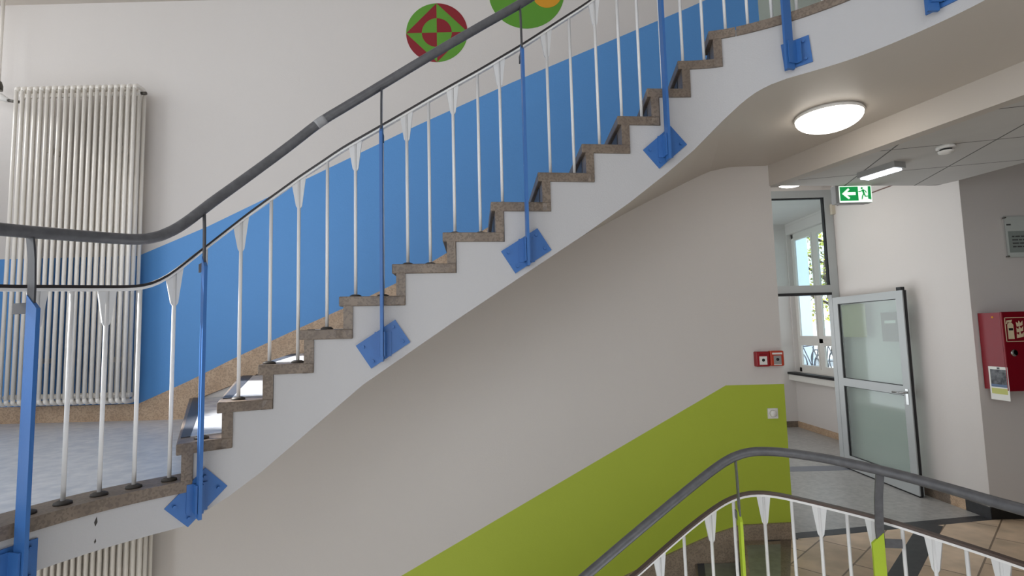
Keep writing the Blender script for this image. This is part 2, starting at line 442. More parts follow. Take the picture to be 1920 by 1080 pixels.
# ------------------------------------------------------------------ landings
sL = S_NOSE[0]+OVER+.01
o = struct(block('floor_landing', OUT_UP, 0, sL, lambda s: LAND-.012, lambda s: interp(s, SOFFIT_IN), lambda s: soffit_out(s, OUT_UP), None, [M['string'], M['soffit']], step=.05))
top = slab(OUT_UP, 0, S_NOSE[0]+OVER, .17, .001, LAND-.012, LAND, 'linoleum', M['lino'], o, far=True, n=30)
rim = slab(OUT_UP, 0, S_NOSE[0]+OVER+RT, -.012, .17, LAND-TT, LAND, 'stone_rim', M['stone'], o, n=40)
for s_, z_, a_, b_ in ((1.108, 1.07, .006, .019), (1.108, .995, .004, .010)):
    t_, n_ = frame(s_); c_ = P3(inner(s_), z_)-P3(n_, 0)*.0012; T_ = P3(t_, 0); ch = MB()
    ch.add([c_+T_*a_*.4+Vector((0, 0, b_)), c_-T_*a_+Vector((0, 0, -b_*.1)), c_-T_*a_*.2-Vector((0, 0, b_)), c_+T_*a_-Vector((0, 0, b_*.2))], [(0, 1, 2, 3)])
    ch.build('paint_chip', M['disc'], o)
sU = S_NOSE[-1]+OVER+RT
o = struct(block('floor_upper', OUT_UP, sU, S_END, lambda s: UPPER-.012, lambda s: interp(s, SOFFIT_IN), lambda s: soffit_out(s, OUT_UP), None, [M['string'], M['soffit']], step=.04, nw=12))
slab(OUT_UP, S_NOSE[-1]+.1, S_END, .17, .001, UPPER-.012, UPPER, 'linoleum', M['lino'], o, far=True, n=40)
slab(OUT_UP, S_NOSE[-1], 4.305, -.012, .17, UPPER-TT, UPPER, 'stone_rim', M['stone'], o, n=6)
slab(OUT_UP, 4.311, S_END, -.012, .17, UPPER-TT, UPPER, 'stone_rim', M['stone'], o, n=44)
sG = S_LOW[-1]+OVER+RT
o = struct(block('floor_well_edge', OUT_LOW, sG, S_END, lambda s: GROUND-.012, lambda s: -.24, lambda s: -.24, None, [M['string'], M['soffit']], step=.06))
slab(OUT_LOW, S_LOW[-1], S_END, -.012, .17, GROUND-TT, GROUND, 'stone_rim', M['stone'], o, n=44)
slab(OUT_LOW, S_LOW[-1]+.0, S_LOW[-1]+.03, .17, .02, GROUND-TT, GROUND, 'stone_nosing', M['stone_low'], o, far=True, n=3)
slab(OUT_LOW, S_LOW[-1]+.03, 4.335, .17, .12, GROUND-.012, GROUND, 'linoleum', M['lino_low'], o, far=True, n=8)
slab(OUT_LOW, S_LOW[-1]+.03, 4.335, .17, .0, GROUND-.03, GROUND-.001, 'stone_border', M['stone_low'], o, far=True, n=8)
slab(OUT_LOW, 4.335, 4.37, .17, .0, GROUND-.012, GROUND+.001, 'stone_strip', M['stone'], o, far=True, n=4)
slab(OUT_LOW, 4.37, S_END, .17, .0, GROUND-.012, GROUND, 'floor_tiles', M['tile'], o, far=True, n=40)

# ------------------------------------------------------------------ the long painted stair wall
def wall_strips():
    blue_top = [(-4.8,2.487),(-3.07,2.487),(-2.5,2.72),(-.77,3.53),(.04,3.885),(1.57,4.51),(2.2,4.78)]
    blue_bot = [(-4.8,1.20),(-3.05,1.20),(-2.6,1.38),(-.93,2.1),(-.53,2.3),(1.41,3.5),(2.2,3.5)]
    green_top = [(-4.8,-1.9),(-.93,-.1),(.13,.47),(1.70,1.31),(2.2,1.31)]
    green_bot = [(-4.8,-3.2),(-.9,-1.5),(1.5,-.0),(1.75,.1),(2.2,.1)]
    xs = sorted(set([p[0] for t in (blue_top, blue_bot, green_top, green_bot) for p in t]+[2.17]))
    xs = [x for x in xs if x <= 2.1701]
    v = []; f = []; fm = []
    b = MB()
    for a, c in zip(xs, xs[1:]):
        lev = [lambda x: -3.4, lambda x: interp(x, green_bot), lambda x: interp(x, green_top), lambda x: interp(x, blue_bot), lambda x: interp(x, blue_top), lambda x: 7.2]
        for k, m in enumerate((0, 2, 0, 1, 0)):
            b.add([(a, WALL_Y, lev[k](a)), (c, WALL_Y, lev[k](c)), (c, WALL_Y, lev[k+1](c)), (a, WALL_Y, lev[k+1](a))], [(0, 1, 2, 3)], m)
    Y1 = WALL_Y+.24
    b.add([(2.17, WALL_Y, -3.4), (2.17, Y1, -3.4), (2.17, Y1, 7.2), (2.17, WALL_Y, 7.2)], [(0, 1, 2, 3)], 0)
    b.add([(-4.8, Y1, -3.4), (2.17, Y1, -3.4), (2.17, Y1, 7.2), (-4.8, Y1, 7.2)], [(0, 3, 2, 1)], 0)
    me = bpy.data.meshes.new('wall_back'); me.from_pydata(b.v, [], b.f)
    for k in ('wall', 'blue_wall', 'green_wall'): me.materials.append(M[k])
    for p, k in zip(me.polygons, b.m): p.material_index = k
    o = bpy.data.objects.new('wall_back', me); COL.objects.link(o); return o
struct(wall_strips())

# stone skirting that climbs the wall
def skirting(name, line_top, line_bot, y=WALL_Y, t=.022, material=None):
    b = MB(); xs = sorted(set([p[0] for p in line_top]+[p[0] for p in line_bot])); rings = []
    for x in xs:
        z1, z0 = interp(x, line_top), interp(x, line_bot)
        rings.append([(x, y-t, z0), (x, y+.004, z0), (x, y+.004, z1), (x, y-t, z1)])
    b.sweep(rings); return b.build(name, material or M['skirt'])
struct(skirting('baseboard_stair', [(-4.69,1.285),(-3.02,1.285),(-2.62,1.455),(-2.22,1.645),(-1.74,1.855),(-1.3,2.04),(-.93,2.21),(-.53,2.44),(1.41,3.60),(2.16,3.60)], [(-4.69,1.155),(-3.0,1.155),(-2.62,1.155),(-2.61,1.29),(-2.2,1.44),(-1.74,1.64),(-.93,1.95),(-.53,2.18),(1.41,3.38),(2.16,3.465)]))
struct(skirting('baseboard_lower', [(-.5,-.72),(1.2,.03),(1.54,.165),(1.75,.225),(2.168,.235)], [(-.5,-1.25),(1.2,-.38),(1.5,-.22),(1.715,-.07),(1.72,.11),(2.168,.11)], material=M['stone_low']))

# ------------------------------------------------------------------ other walls, floor and ceilings of the hall, and added light-blocking walls
def wall_box(name, lo, hi, m='wall'):
    return struct(MB().box(lo, hi).build(name, M[m]))
def wall_with_hole(name, axis, c, t, u0, u1, z0, z1, holes, m='wall'):
    """wall in the plane axis=c, thickness t, with rectangular holes [(u0,u1,z0,z1)]"""
    us = sorted(set([u0, u1]+[h[0] for h in holes]+[h[1] for h in holes])); zs = sorted(set([z0, z1]+[h[2] for h in holes]+[h[3] for h in holes]))
    b = MB()
    for a, d in zip(us, us[1:]):
        for e, g in zip(zs, zs[1:]):
            cu, cz = (a+d)/2, (e+g)/2
            if any(h[0] < cu < h[1] and h[2] < cz < h[3] for h in holes): continue
            if axis == 'X': b.box((c, a, e), (c+t, d, g))
            else: b.box((a, c, e), (d, c+t, g))
    return struct(b.build(name, M[m]))

wall_with_hole('wall_left', 'X', -4.95, .25, -3.5, WALL_Y+.24, -3.4, 7.2, [(3.2, 4.15, 3.45, 4.66), (2.3, 3.1, 3.8, 4.66), (-2.6, 2.0, 1.7, 4.66), (-2.6, 1.3, -2.2, .7)])  # unseen openings: one shaped for the tread sun patch, one added for landing light
# white wall beside the glazed door, dark wall with the red cabinet
CEIL2 = 3.506  # hall, door, vestibule and cabinet coordinates scaled about the camera, kept as constants
b = MB(); b.prism([(3.992, 4.655), (4.14, 4.655), (4.14, 6.52), (3.931, 6.52)], (GROUND, CEIL2)); struct(b.build('wall_door_side', M['wall']))
b = MB(); b.prism([(4.14, 4.65), (6.2, 4.60), (6.2, 4.85), (4.14, 4.9)], (GROUND, CEIL2)); b.prism([(3.9925, 4.65), (4.14, 4.65), (4.14, 4.655), (3.9925, 4.655)], (GROUND, CEIL2)); struct(b.build('wall_cabinet_side', M['wall']))
wall_box('wall_right', (6.2, -.8, GROUND), (6.4, 4.85, CEIL2))
wall_with_hole('wall_rear', 'Y', -3.7, .2, -4.95, 6.4, -3.4, 7.2, [(-4.0, .8, 1.2, 4.8)])  # unseen; closes the rear to limit indoor light, opening sized for that
wall_box('wall_far_right', (6.2, -3.5, -3.4), (6.4, 5.8, 7.2))
wall_box('wall_light_block', (2.75, -1.0, GROUND), (6.4, -.8, CEIL2))  # unseen wall added to keep rear light off the cabinet wall and ceiling
wall_box('wall_sun_block', (-3.4, 4.7, 0), (-3.2, 13.0, 8.5))  # unseen wall added to block low sun from the corridor openings
wall_with_hole('wall_vestibule_right', 'X', 4.69, .14, 6.40, 9.25, GROUND, CEIL2, [(6.96, 8.98, 1.02, 3.318)])
wall_with_hole('wall_vestibule_back', 'Y', 9.005, .245, 2.0, 4.69, GROUND, CEIL2, [])
wall_with_hole('wall_corridor_left', 'X', 1.93, .24, WALL_Y+.24, 9.0, GROUND, CEIL2, [(4.70, 6.3, .6, 3.2), (6.6, 8.8, .5, 3.3)])  # unseen openings added to brighten the door-side wall and vestibule
wall_box('wall_vestibule_return', (4.14, 6.40, GROUND), (4.69, 6.52, CEIL2))

# ground floor: tan tiles, dark bands, hall linoleum
def line_y(x): return 4.343+(x-2.207)*.163
fl = MB()
fl.prism([(2.19, 4.345), (6.2, line_y(6.2)), (6.2, -1.0), (3.32, .62)], (-.1, GROUND), m=0)
fl.prism([(1.93, line_y(1.93)+.11), (4.69, line_y(4.69)+.11), (4.9, 9.2), (1.93, 9.2)], (-.1, GROUND-.0005), m=1)
fl.prism([(1.93, line_y(1.93)), (6.2, line_y(6.2)), (6.2, line_y(6.2)+.11), (1.93, line_y(1.93)+.11)], (-.1, GROUND+.0008), m=2)
fl.box((2.17, 6.28, -.05), (4.13, 6.50, GROUND+.0006), m=3)
a = Vector((3.42, line_y(3.42)+.03)); d = Vector((-.70, -.70)).normalized(); n = Vector((-d.y, d.x))*.075
fl.prism([a+n, a-n, a-n+d*2.0, a+n+d*2.0], (GROUND-.01, GROUND+.0014), m=2)
struct(fl.build('floor', None, None, [M['tile'], M['lino_hall'], M['black_band'], M['band_grey']]))

# suspended ceiling beside the well, its white edge beam, and the higher ceilings behind
bd = Vector((.29, -.957)); B0 = Vector((2.19, 4.35)); B1 = B0+3.9*bd
cl = MB(); cl.prism([B0+Vector((.01, .02)), B0+Vector((-.015, .035)), (2.25, 4.40), (2.92, 4.46), (3.69, 4.53), (3.75, 4.40), (3.87, 3.92), (4.2, 2.6), (4.6, 1.0), (4.9, -.8), B1+Vector((.03, 0))], (2.95, 3.10))
struct(cl.build('ceiling_suspended', M['ceil']))
bn = Vector((bd.y, -bd.x))
bm_ = MB(); bm_.prism([B0-Vector((.03, 0)), B1, B1+Vector((.06, 0)), B0+Vector((.06, .04)), B0+Vector((-.03, .04))], (2.935, 3.13)); struct(bm_.build('trim_1', M['soffit']))
wall_box('ceiling_hall', (1.93, 4.60, CEIL2), (6.4, 9.25, CEIL2+.12), 'wall')
b = MB(); b.prism([B0+Vector((.09, .01)), (2.2, 4.6), (6.4, 4.6), (6.4, -1.0), (3.34, .3)], (CEIL2, CEIL2+.12)); struct(b.build('ceiling_side', M['wall']))
# landing above (its pale underside shows at the very top) and the roof of the stairwell
up = MB(); up.box((-4.7, 2.4, 4.69), (-2.28, WALL_Y, 4.95)); struct(up.build('ceiling_landing', M['soffit']))
wall_box('ceiling_roof', (-4.95, -3.5, 7.2), (6.4, 5.8, 7.4))
wall_box('floor_basement', (-4.95, -3.5, -3.6), (2.4, 4.6, -3.4), 'lino_hall')
# skirtings on the ground floor
def sk(name, pts, h, m, t=.016):
    b = MB()
    (x0, y0), (x1, y1) = pts; d = (Vector((x1, y1))-Vector((x0, y0))).normalized(); n = Vector((-d.y, d.x))
    b.prism([(x0, y0), (x1, y1), (x1+n.x*t, y1+n.y*t), (x0+n.x*t, y0+n.y*t)], (GROUND, GROUND+h)); return b.build(name, M[m])
def wx(y): return 3.992-(y-4.655)*.0321
bb = struct(sk('baseboard_door_side', ((wx(5.04), 5.04), (wx(5.27), 5.27)), .095, 'stone'))
x = sk('tan_stone', ((wx(4.88), 4.88), (wx(5.04), 5.04)), .095, 'skirt'); x.parent = bb
x = sk('dark_stone', ((wx(4.64), 4.64), (wx(4.88), 4.88)), .095, 'black_band'); x.parent = bb
x = sk('brown_stone', ((wx(5.27), 5.27), (wx(6.37), 6.37)), .095, 'stone'); x.parent = bb
struct(sk('baseboard_cabinet_side', ((6.2, 4.60), (3.985, 4.653)), .10, 'black_case'))
struct(sk('baseboard_vestibule', ((4.69, 6.52), (4.69, 9.0)), .095, 'skirt'))
struct(sk('baseboard_vestibule_back', ((4.69, 9.005), (2.2, 9.005)), .095, 'stone'))

# ------------------------------------------------------------------ railings
HAND_UP = [(0,2.16),(.737,2.177),(.91,2.192),(1.098,2.205),(1.235,2.214),(1.30,2.236),(1.384,2.293),(1.497,2.413),(1.677,2.584),(1.874,2.767),(2.004,2.889),(2.314,3.099),(2.611,3.294),(2.847,3.447),(3.072,3.589),(3.6,3.96),(4.16,4.46),(4.4,4.53),(7,4.53)]
TOP_UP = [(0,1.975),(.798,1.986),(.962,1.999),(1.139,2.010),(1.25,2.018),(1.31,2.036),(1.368,2.082),(1.507,2.23),(1.683,2.415),(1.895,2.611),(2.099,2.774),(2.303,2.904),(2.55,3.058),(2.848,3.239),(3.093,3.397),(3.348,3.576),(3.477,3.665),(3.8,3.94),(4.16,4.24),(4.35,4.31),(7,4.31)]
HAND_LOW = [(1.5,-.75),(3.334,.528),(3.629,.732),(3.931,.941),(4.068,1.035),(4.15,1.083),(4.21,1.106),(4.28,1.119),(4.409,1.120),(4.602,1.106),(4.826,1.080),(5.034,1.057),(5.223,1.037),(5.342,1.03),(7,1.03)]
TOP_LOW = [(1.5,-.9),(3.616,.471),(3.921,.695),(4.10,.82),(4.17,.86),(4.25,.884),(4.346,.885),(4.58,.855),(4.794,.832),(4.988,.809),(5.285,.79),(7,.79)]
def smooth_tab(tab, s):
    w = .05
    return sum(interp(s+d*w, tab)*k for d, k in ((-1, .25), (0, .5), (1, .25)))

def path_bar(name, tab, o, w, h, dz, s0, s1, material, parent):
    """flat bar following the rail line"""
    b = MB(); rings = []
    for s in frange(s0, s1, .03):
        p = off(s, o); nn = frame(s)[1]; z = smooth_tab(tab, s)+dz
        rings.append([P3(p+nn*w/2, z-h/2), P3(p-nn*w/2, z-h/2), P3(p-nn*w/2, z+h/2), P3(p+nn*w/2, z+h/2)])
    b.sweep(rings, smooth=False); return b.build(name, material, parent)

def make_railing(name, label, hand, top, s0, s1, bal, posts, post_m, top_m, foot, hscuff=None, arm_m=None):
    arm_m = arm_m or M['rail_grey']
    root = thing(name, label, 'railing', (foot.x, foot.y, foot.z)); parts = []
    b = MB(); b.tube([P3(off(s, -.02), smooth_tab(hand, s)) for s in frange(s0, s1, .025)], .0235, 16)
    hr = b.build('handrail', M['rail_grey']); parts.append(hr)
    if hscuff:
        b = MB(); b.tube([P3(off(s, -.02), smooth_tab(hand, s)) for s in frange(hscuff, hscuff+.045, .012)], .0242, 16)
        t = b.build('worn_tape', M['tape']); t['label'] = 'pale worn tape around the handrail'; t.parent = hr
    tr = path_bar('top_rail', top, .06, .034, .012, .0, s0, s1, top_m, None); parts.append(tr)
    t2 = path_bar('steel_flat', top, .06, .026, .012, -.0125, s0, s1, M['white_steel'], None); t2.parent = tr
    for s, z0, wedge in bal:
        p = off(s, .06); zt = smooth_tab(top, s)-.016
        b = MB(); b.tube([P3(p, z0), P3(p, zt)], .0085, 10); r = b.build('baluster', M['white_steel']); parts.append(r)
        b = MB(); b.lathe([(0, .014), (.018, .014), (.030, .008), (.031, 0), (0, 0)], (p.x, p.y, z0), 20); d = b.build('foot_disc', M['disc']); d.parent = r
        if wedge:
            t, nn = frame(s)
            sl = (smooth_tab(top, s+.03)-smooth_tab(top, s-.03))/.06
            for sg in (-1, 1):
                b = MB()
                q = [(sg*.0065, 0), (sg*.034, 0), (sg*.015, -.135), (sg*.0065, -.15)]
                vv = []
                for oo in (-.006, .006):
                    for k, (u, dz) in enumerate(q):
                        pp = p+t*u+nn*oo
                        vv.append(P3(pp, zt+dz+(u*sl if k < 2 else 0)))
                b.add(vv, [(0,1,2,3), (7,6,5,4), (0,4,5,1), (1,5,6,2), (2,6,7,3), (3,7,4,0)])
                c = b.build('wedge_clip', M['clip']); c.parent = r
    for s, zc, ang, pw, ph, *skew in posts:
        t, nn = frame(s); zt = smooth_tab(top, s)-.035
        T3 = Vector((t.x, t.y, 0)); N3 = Vector((nn.x, nn.y, 0)); Z3 = Vector((0, 0, 1))
        base = P3(inner(s), 0)
        def mx(z, o=0.0): return Matrix.Translation(base+Vector((0, 0, z))-N3*o) @ Matrix(((T3.x, -N3.x, 0, 0), (T3.y, -N3.y, 0, 0), (0, 0, 1, 0), (0, 0, 0, 1)))
        sk_ = Matrix.Rotation(math.radians(skew[0] if skew else 0), 3, 'Z'); T4, N4 = sk_ @ T3, sk_ @ N3
        def mp(z): return Matrix.Translation(base+Vector((0, 0, z))) @ Matrix(((T4.x, -N4.x, 0, 0), (T4.y, -N4.y, 0, 0), (0, 0, 1, 0), (0, 0, 0, 1)))
        # local axes: x along the string, y out into the well, z up
        b = MB(); zb = zc-ph*.62
        b.add([mp(0) @ Vector(q) for q in [(-.007,.026,zb),(.007,.026,zb),(.007,.078,zb),(-.007,.078,zb),(-.007,.026,zt),(.007,.026,zt),(.007,.078,zt-.05),(-.007,.078,zt-.05)]],
              [(0,3,2,1),(4,5,6,7),(0,1,5,4),(1,2,6,5),(2,3,7,6),(3,0,4,7)])
        po = b.build('post', post_m); parts.append(po)
        rot = Matrix.Rotation(-ang, 4, 'Y')
        b = MB(); b.box((-pw/2, .0005, -ph/2), (pw/2, .0095, ph/2), mx(zc) @ rot); pl = b.build('mounting_plate', post_m); pl.parent = po
        for sx in (-1, 1):
            for sz in (-1, 1):
                c = (mx(zc) @ rot) @ Vector((sx*(pw/2-.028), .0095, sz*(ph/2-.026)))
                b = MB(); b.tube([c, c-N3*.012], .008, 6); bo = b.build('bolt', post_m); bo.parent = po
            b = MB()
            x0 = sx*.009; x1 = sx*.016; x2 = sx*.042; hh = .062
            b.box((min(x0, x1), .0095, -hh), (max(x0, x1), .066, hh), mp(zc))
            b.box((min(x0, x2), .0095, -hh), (max(x0, x2), .0155, hh), mp(zc))
            an = b.build('clamp_angle', post_m); an.parent = po
        zh = smooth_tab(hand, s)
        b = MB()
        prof = [(.040, zt-.062), (.040, zt-.02), (.040, zt+.03), (.034, zt+(zh-zt)*.55), (.020, zh-.02)]
        rings = []
        for (yy, z) in prof:
            w = .018
            rings.append([mp(0) @ Vector((-.0035, yy-w, z)), mp(0) @ Vector((.0035, yy-w, z)), mp(0) @ Vector((.0035, yy+w, z)), mp(0) @ Vector((-.0035, yy+w, z))])
        b.sweep(rings)
        b.box((-.0035, -.05, zt-.068), (.0035, .04, zt-.028), mp(0))
        ar = b.build('support_arm', arm_m); ar['label'] = 'grey cranked support under the handrail'; ar.parent = po
    adopt(root, parts)
    return root

def step_z(s, S, zf):
    k = sum(1 for q in S if s >= q)
    return zf(k)
bal_s = [.30,.42,.54,.66,.785,.912,1.024,1.141,1.257,1.384,1.503,1.645,1.772,1.897,2.031,2.172,2.31,2.44,2.559,2.693,2.832,2.956,3.086,3.23,3.368,3.52,3.657,3.774,3.907,4.03,4.144,4.261,4.372,4.491,4.61,4.73,4.85,4.97,5.09]
bal = []
for i, s in enumerate(bal_s):
    bal.append((s, step_z(s, S_NOSE, up_z), i % 2 == 1))
posts = [(.835, 1.00, 0.0, .16, .15), (1.477, 1.075, math.radians(43), .215, .135), (2.318, 1.734, math.radians(33), .235, .14), (3.071, 2.21, math.radians(32), .235, .14), (3.877, 2.793, math.radians(40), .215, .14), (4.601, 3.229, math.radians(4), .135, .15, -38), (5.236, 3.25, 0.0, .14, .16, -25)]
make_railing('stair_railing', 'grey handrail with white balusters and blue posts on the upper flight', HAND_UP, TOP_UP, .25, 5.6, bal, posts, M['blue_steel'], M['rail_top'], Vector((-1.42, 2.42, LAND)), 1.985, M['arm'])
low_s = [3.30,3.43,3.60,3.757,3.896,4.043,4.16,4.30,4.427,4.547,4.662,4.766,4.875,4.987,5.102,5.217,5.33,5.45]
low_w = [0,1,0,1,0,1,0,1,0,1,0,1,0,1,0,1,0,1]
lowb = [(s, step_z(s, S_LOW, low_z), bool(w)) for s, w in zip(low_s, low_w)]
lposts = [(4.165, -.10, math.radians(6), .15, .15), (4.838, -.06, 0.0, .15, .15, -54)]
make_railing('stair_railing', 'grey handrail with white balusters and green posts around the ground floor well edge', HAND_LOW, TOP_LOW, 2.9, 6.0, lowb, lposts, M['green_steel'], M['rail_top_brown'], Vector((1.9, 2.5, 0)))

# ------------------------------------------------------------------ radiators
def radiator(name, label, x0, x1, n, z0, z1, valve=False):
    yf = WALL_Y-.245
    root = thing(name, label, 'radiator', ((x0+x1)/2, yf+.1, z0), 'tall column radiators on the stair wall'); parts = []
    pitch = (x1-x0)/n
    for i in range(n):
        x = x0+pitch*(i+.5); b = MB()
        for j in range(3):
            y = yf+.022+j*.058
            b.tube([(x, y, z0+.03), (x, y, z1-.03)], .0135, 10)
        for zz, sg in ((z1-.03, 1), (z0+.03, -1)):
            b.tube([(x, yf+.022, zz-sg*.01), (x, yf+.026, zz+sg*.018), (x, yf+.045, zz+sg*.03), (x, yf+.115, zz+sg*.03), (x, yf+.134, zz+sg*.018), (x, yf+.138, zz-sg*.01)], [.0135, .0155, .0165, .0165, .0155, .0135], 10)
        parts.append(b.build('column', M['rad']))
    b = MB()
    for zz in (z0+.05, z1-.05): b.tube([(x0+.01, yf+.08, zz), (x1-.01, yf+.08, zz)], .020, 12)
    parts.append(b.build('header_pipe', M['rad']))
    b = MB(); b.tube([(x1-.01, yf+.08, z1-.05), (x1+.03, yf+.08, z1-.05)], .013, 10); parts.append(b.build('bleed_plug', M['brass_dark']))
    b = MB()
    for xx in (x0+.2, x1-.2): b.box((xx-.015, yf+.14, z1-.5), (xx+.015, WALL_Y, z1-.46)); b.box((xx-.015, yf+.14, z0+.3), (xx+.015, WALL_Y, z0+.34))
    parts.append(b.build('wall_bracket', M['rad']))
    adopt(root, parts); return root
radiator('radiator', 'tall cream column radiator on the landing beside the blue wall', -3.965, -2.965, 20, 1.325, 3.845)
radiator('radiator', 'cream column radiator below the landing, only its upper middle in view', -3.80, -2.80, 20, -1.75, .72)
# supply pipe with its valve
vp = thing('radiator_pipe', 'thin white heating pipe rising beside the tall radiator', 'pipe', (-4.18, 4.22, 3.86))
b = MB(); b.tube([(-4.18, 4.22, 3.90), (-4.18, 4.22, 4.69)], .013, 12); p1 = b.build('pipe', M['rad'])
b = MB(); b.tube([(-4.18, 4.22, 3.87), (-4.18, 4.22, 3.91), (-4.18, 4.22, 3.93), (-4.18, 4.22, 3.945)], [.03, .03, .024, .02], 14); p2 = b.build('valve_ring', M['brass_dark'])
b = MB(); b.tube([(-4.25, 4.22, 3.80), (-4.19, 4.22, 3.82), (-4.14, 4.20, 3.805), (-4.06, 4.19, 3.765)], [.026, .032, .030, .016], 14); p3 = b.build('valve_body', M['white_plastic'])
b = MB(); b.tube([(-4.06, 4.19, 3.765), (-3.97, 4.185, 3.75)], .012, 10); p4 = b.build('union_nut', M['brass_dark'])
adopt(vp, [p1, p2, p3, p4])

# ------------------------------------------------------------------ painted discs on the wall
def sector(cx, cz, pts): return [(cx+x, cz+z) for x, z in pts]
def arc(r, a0, a1, n=16): return [(r*math.cos(a0+(a1-a0)*i/n), r*math.sin(a0+(a1-a0)*i/n)) for i in range(n+1)]
def wall_poly(b, poly, y0, y1, m):
    mx = Matrix(((1, 0, 0, 0), (0, 0, 1, 0), (0, 1, 0, 0), (0, 0, 0, 1)))
    b.prism(poly, (y0, y1), mx, m)
cx, cz, R = -.585, 4.345, .262
b = MB(); y0, y1 = WALL_Y-.003, WALL_Y+.002
for k in range(4):
    a0 = k*PI/2; ri = .128
    g_seg = 1 if k in (0, 2) else 0          # red outer segment: upper right and lower left
    e0 = (R*math.cos(a0), R*math.sin(a0)); e1 = (R*math.cos(a0+PI/2), R*math.sin(a0+PI/2))
    wall_poly(b, sector(cx, cz, arc(R, a0, a0+PI/2, 20)), y0, y1, g_seg)
    ring = [e0]+[e1]+arc(ri, a0+PI/2, a0, 16)
    wall_poly(b, sector(cx, cz, ring), y0, y1, 1-g_seg)
    wall_poly(b, sector(cx, cz, [(0, 0)]+arc(ri, a0, a0+PI/2, 16)), y0, y1, g_seg)
o = b.build('painted_disc', None, None, [M['m_green'], M['m_red']]); tag(o, 'green and dark red checkered disc painted on the white wall above the blue', 'mural')
b = MB(); c2x, c2z = .19, 4.685
wall_poly(b, sector(c2x, c2z, arc(.325, 0, 2*PI, 48)[:-1]), y0, y1, 0)
wall_poly(b, [(.365+x, 4.665+z*1.0) for x, z in arc(.125, 0, 2*PI, 32)[:-1]], y0-.002, y0-.0001, 1)
o = b.build('painted_disc', None, None, [M['m_green'], M['m_orange']]); tag(o, 'green disc with an orange spot painted high on the wall behind the handrail', 'mural')

# ------------------------------------------------------------------ small things on the stair wall
def call_point(x, z, mred, label, dark):
    root = thing('alarm_call_point', label, 'fire alarm', (x, WALL_Y, z-.06)); ps = []
    b = MB(); b.box((x-.055, WALL_Y-.05, z-.06), (x+.055, WALL_Y, z+.06)); h = b.build('housing', mred); ps.append(h)
    md = h.modifiers.new('edge', 'BEVEL'); md.width = .008; md.segments = 2
    b = MB(); b.box((x-.03, WALL_Y-.054, z-.045), (x+.03, WALL_Y-.049, z+.022)); ps.append(b.build('cover_plate', M['white_plastic'] if dark else M['sign_case']))
    b = MB(); b.lathe([(0, -.004), (.011, -.004), (.012, 0), (0, 0)], (x, WALL_Y-.054, z-.008), 16, axis='Y'); ps.append(b.build('push_button', M['ink']))
    if not dark:
        b = MB(); b.box((x-.04, WALL_Y-.053, z+.032), (x+.04, WALL_Y-.049, z+.046)); ps.append(b.build('white_stripe', M['white_plastic']))
        b = MB(); b.box((x-.03, WALL_Y-.055, z-.052), (x+.03, WALL_Y-.049, z-.045)); ps.append(b.build('white_stripe', M['white_plastic']))
    else:
        b = MB(); b.box((x-.03, WALL_Y-.053, z+.033), (x+.03, WALL_Y-.049, z+.042)); ps.append(b.build('name_strip', M['red_steel']))
    adopt(root, ps)
call_point(1.992, 1.515, M['red_plastic'], 'dark red alarm call point on white wall above the green dado', True)
call_point(2.106, 1.518, M['orange_plastic'], 'orange-red alarm call point nearest the wall edge beside the dark red one', False)
sw = thing('light_switch', 'white round-dial light switch on the green painted wall', 'light switch', (2.06, WALL_Y, 1.04)); ps = []
b = MB(); b.box((2.02, WALL_Y-.012, 1.04), (2.10, WALL_Y, 1.12)); ps.append(b.build('switch_plate', M['white_plastic']))
b = MB(); b.lathe([(0, -.022), (.022, -.022), (.026, -.012), (.028, 0), (0, 0)], (2.06, WALL_Y-.012, 1.08), 20, axis='Y'); ps.append(b.build('dial', M['white_plastic']))
adopt(sw, ps)

# ------------------------------------------------------------------ ceiling lamps, sign, detector
def round_lamp(x, y, z, r, h, label, shade='lamp'):
    root = thing('ceiling_lamp', label, 'ceiling lamp', (x, y, z)); ps = []
    b = MB(); b.lathe([(0, 0), (r*.97, 0), (r, -.012), (r*.98, -.022), (0, -.022)], (x, y, z), 40); ps.append(b.build('lamp_base', M['white_plastic']))
    prof = [(r*.97*math.cos(t), -.022-h*math.sin(t)) for t in [i*PI/2/10 for i in range(11)]]
    b = MB(); b.lathe(prof, (x, y, z), 40); ps.append(b.build('opal_shade', M[shade]))
    adopt(root, ps)
round_lamp(2.04, 3.29, 3.109, .197, .085, 'lit round opal lamp under the upper floor slab')
round_lamp(3.07, 5.70, 3.36, .15, .055, 'small lit round lamp beyond the suspended ceiling near the glazed door', 'lamp_hall')
b = MB(); b.box((2.17, 5.45, 3.36), (3.95, 5.95, CEIL2)); struct(b.build('ceiling_bulkhead', M['wall']))

def rotz(a, c): return Matrix.Translation(Vector(c)) @ Matrix.Rotation(a, 4, 'Z')
el = thing('emergency_light', 'lit emergency light fitting with three bright panels on the tiled ceiling', 'emergency light', (2.81, 3.95, 2.95)); ps = []
ea = math.atan2(-.957, .29); Tm = rotz(ea, (2.81, 3.95, 2.95))
b = MB(); b.prism([(-.15, -.055), (.15, -.055), (.15, .055), (-.15, .055)], (-.045, 0), Tm); ps.append(b.build('housing', M['sign_case']))
for k in range(3):
    b = MB(); b.box((-.135+k*.092, -.042, -.058), (-.055+k*.092, .042, -.045), Tm); ps.append(b.build('light_panel', M['lamp_cool']))
adopt(el, ps)
sd = thing('smoke_detector', 'small white round smoke detector on the tiled ceiling', 'smoke detector', (2.94, 3.5, 2.95)); ps = []
b = MB(); b.lathe([(0, 0), (.055, 0), (.055, -.015), (.045, -.02), (0, -.02)], (2.94, 3.5, 2.95), 24); ps.append(b.build('detector_base', M['white_plastic']))
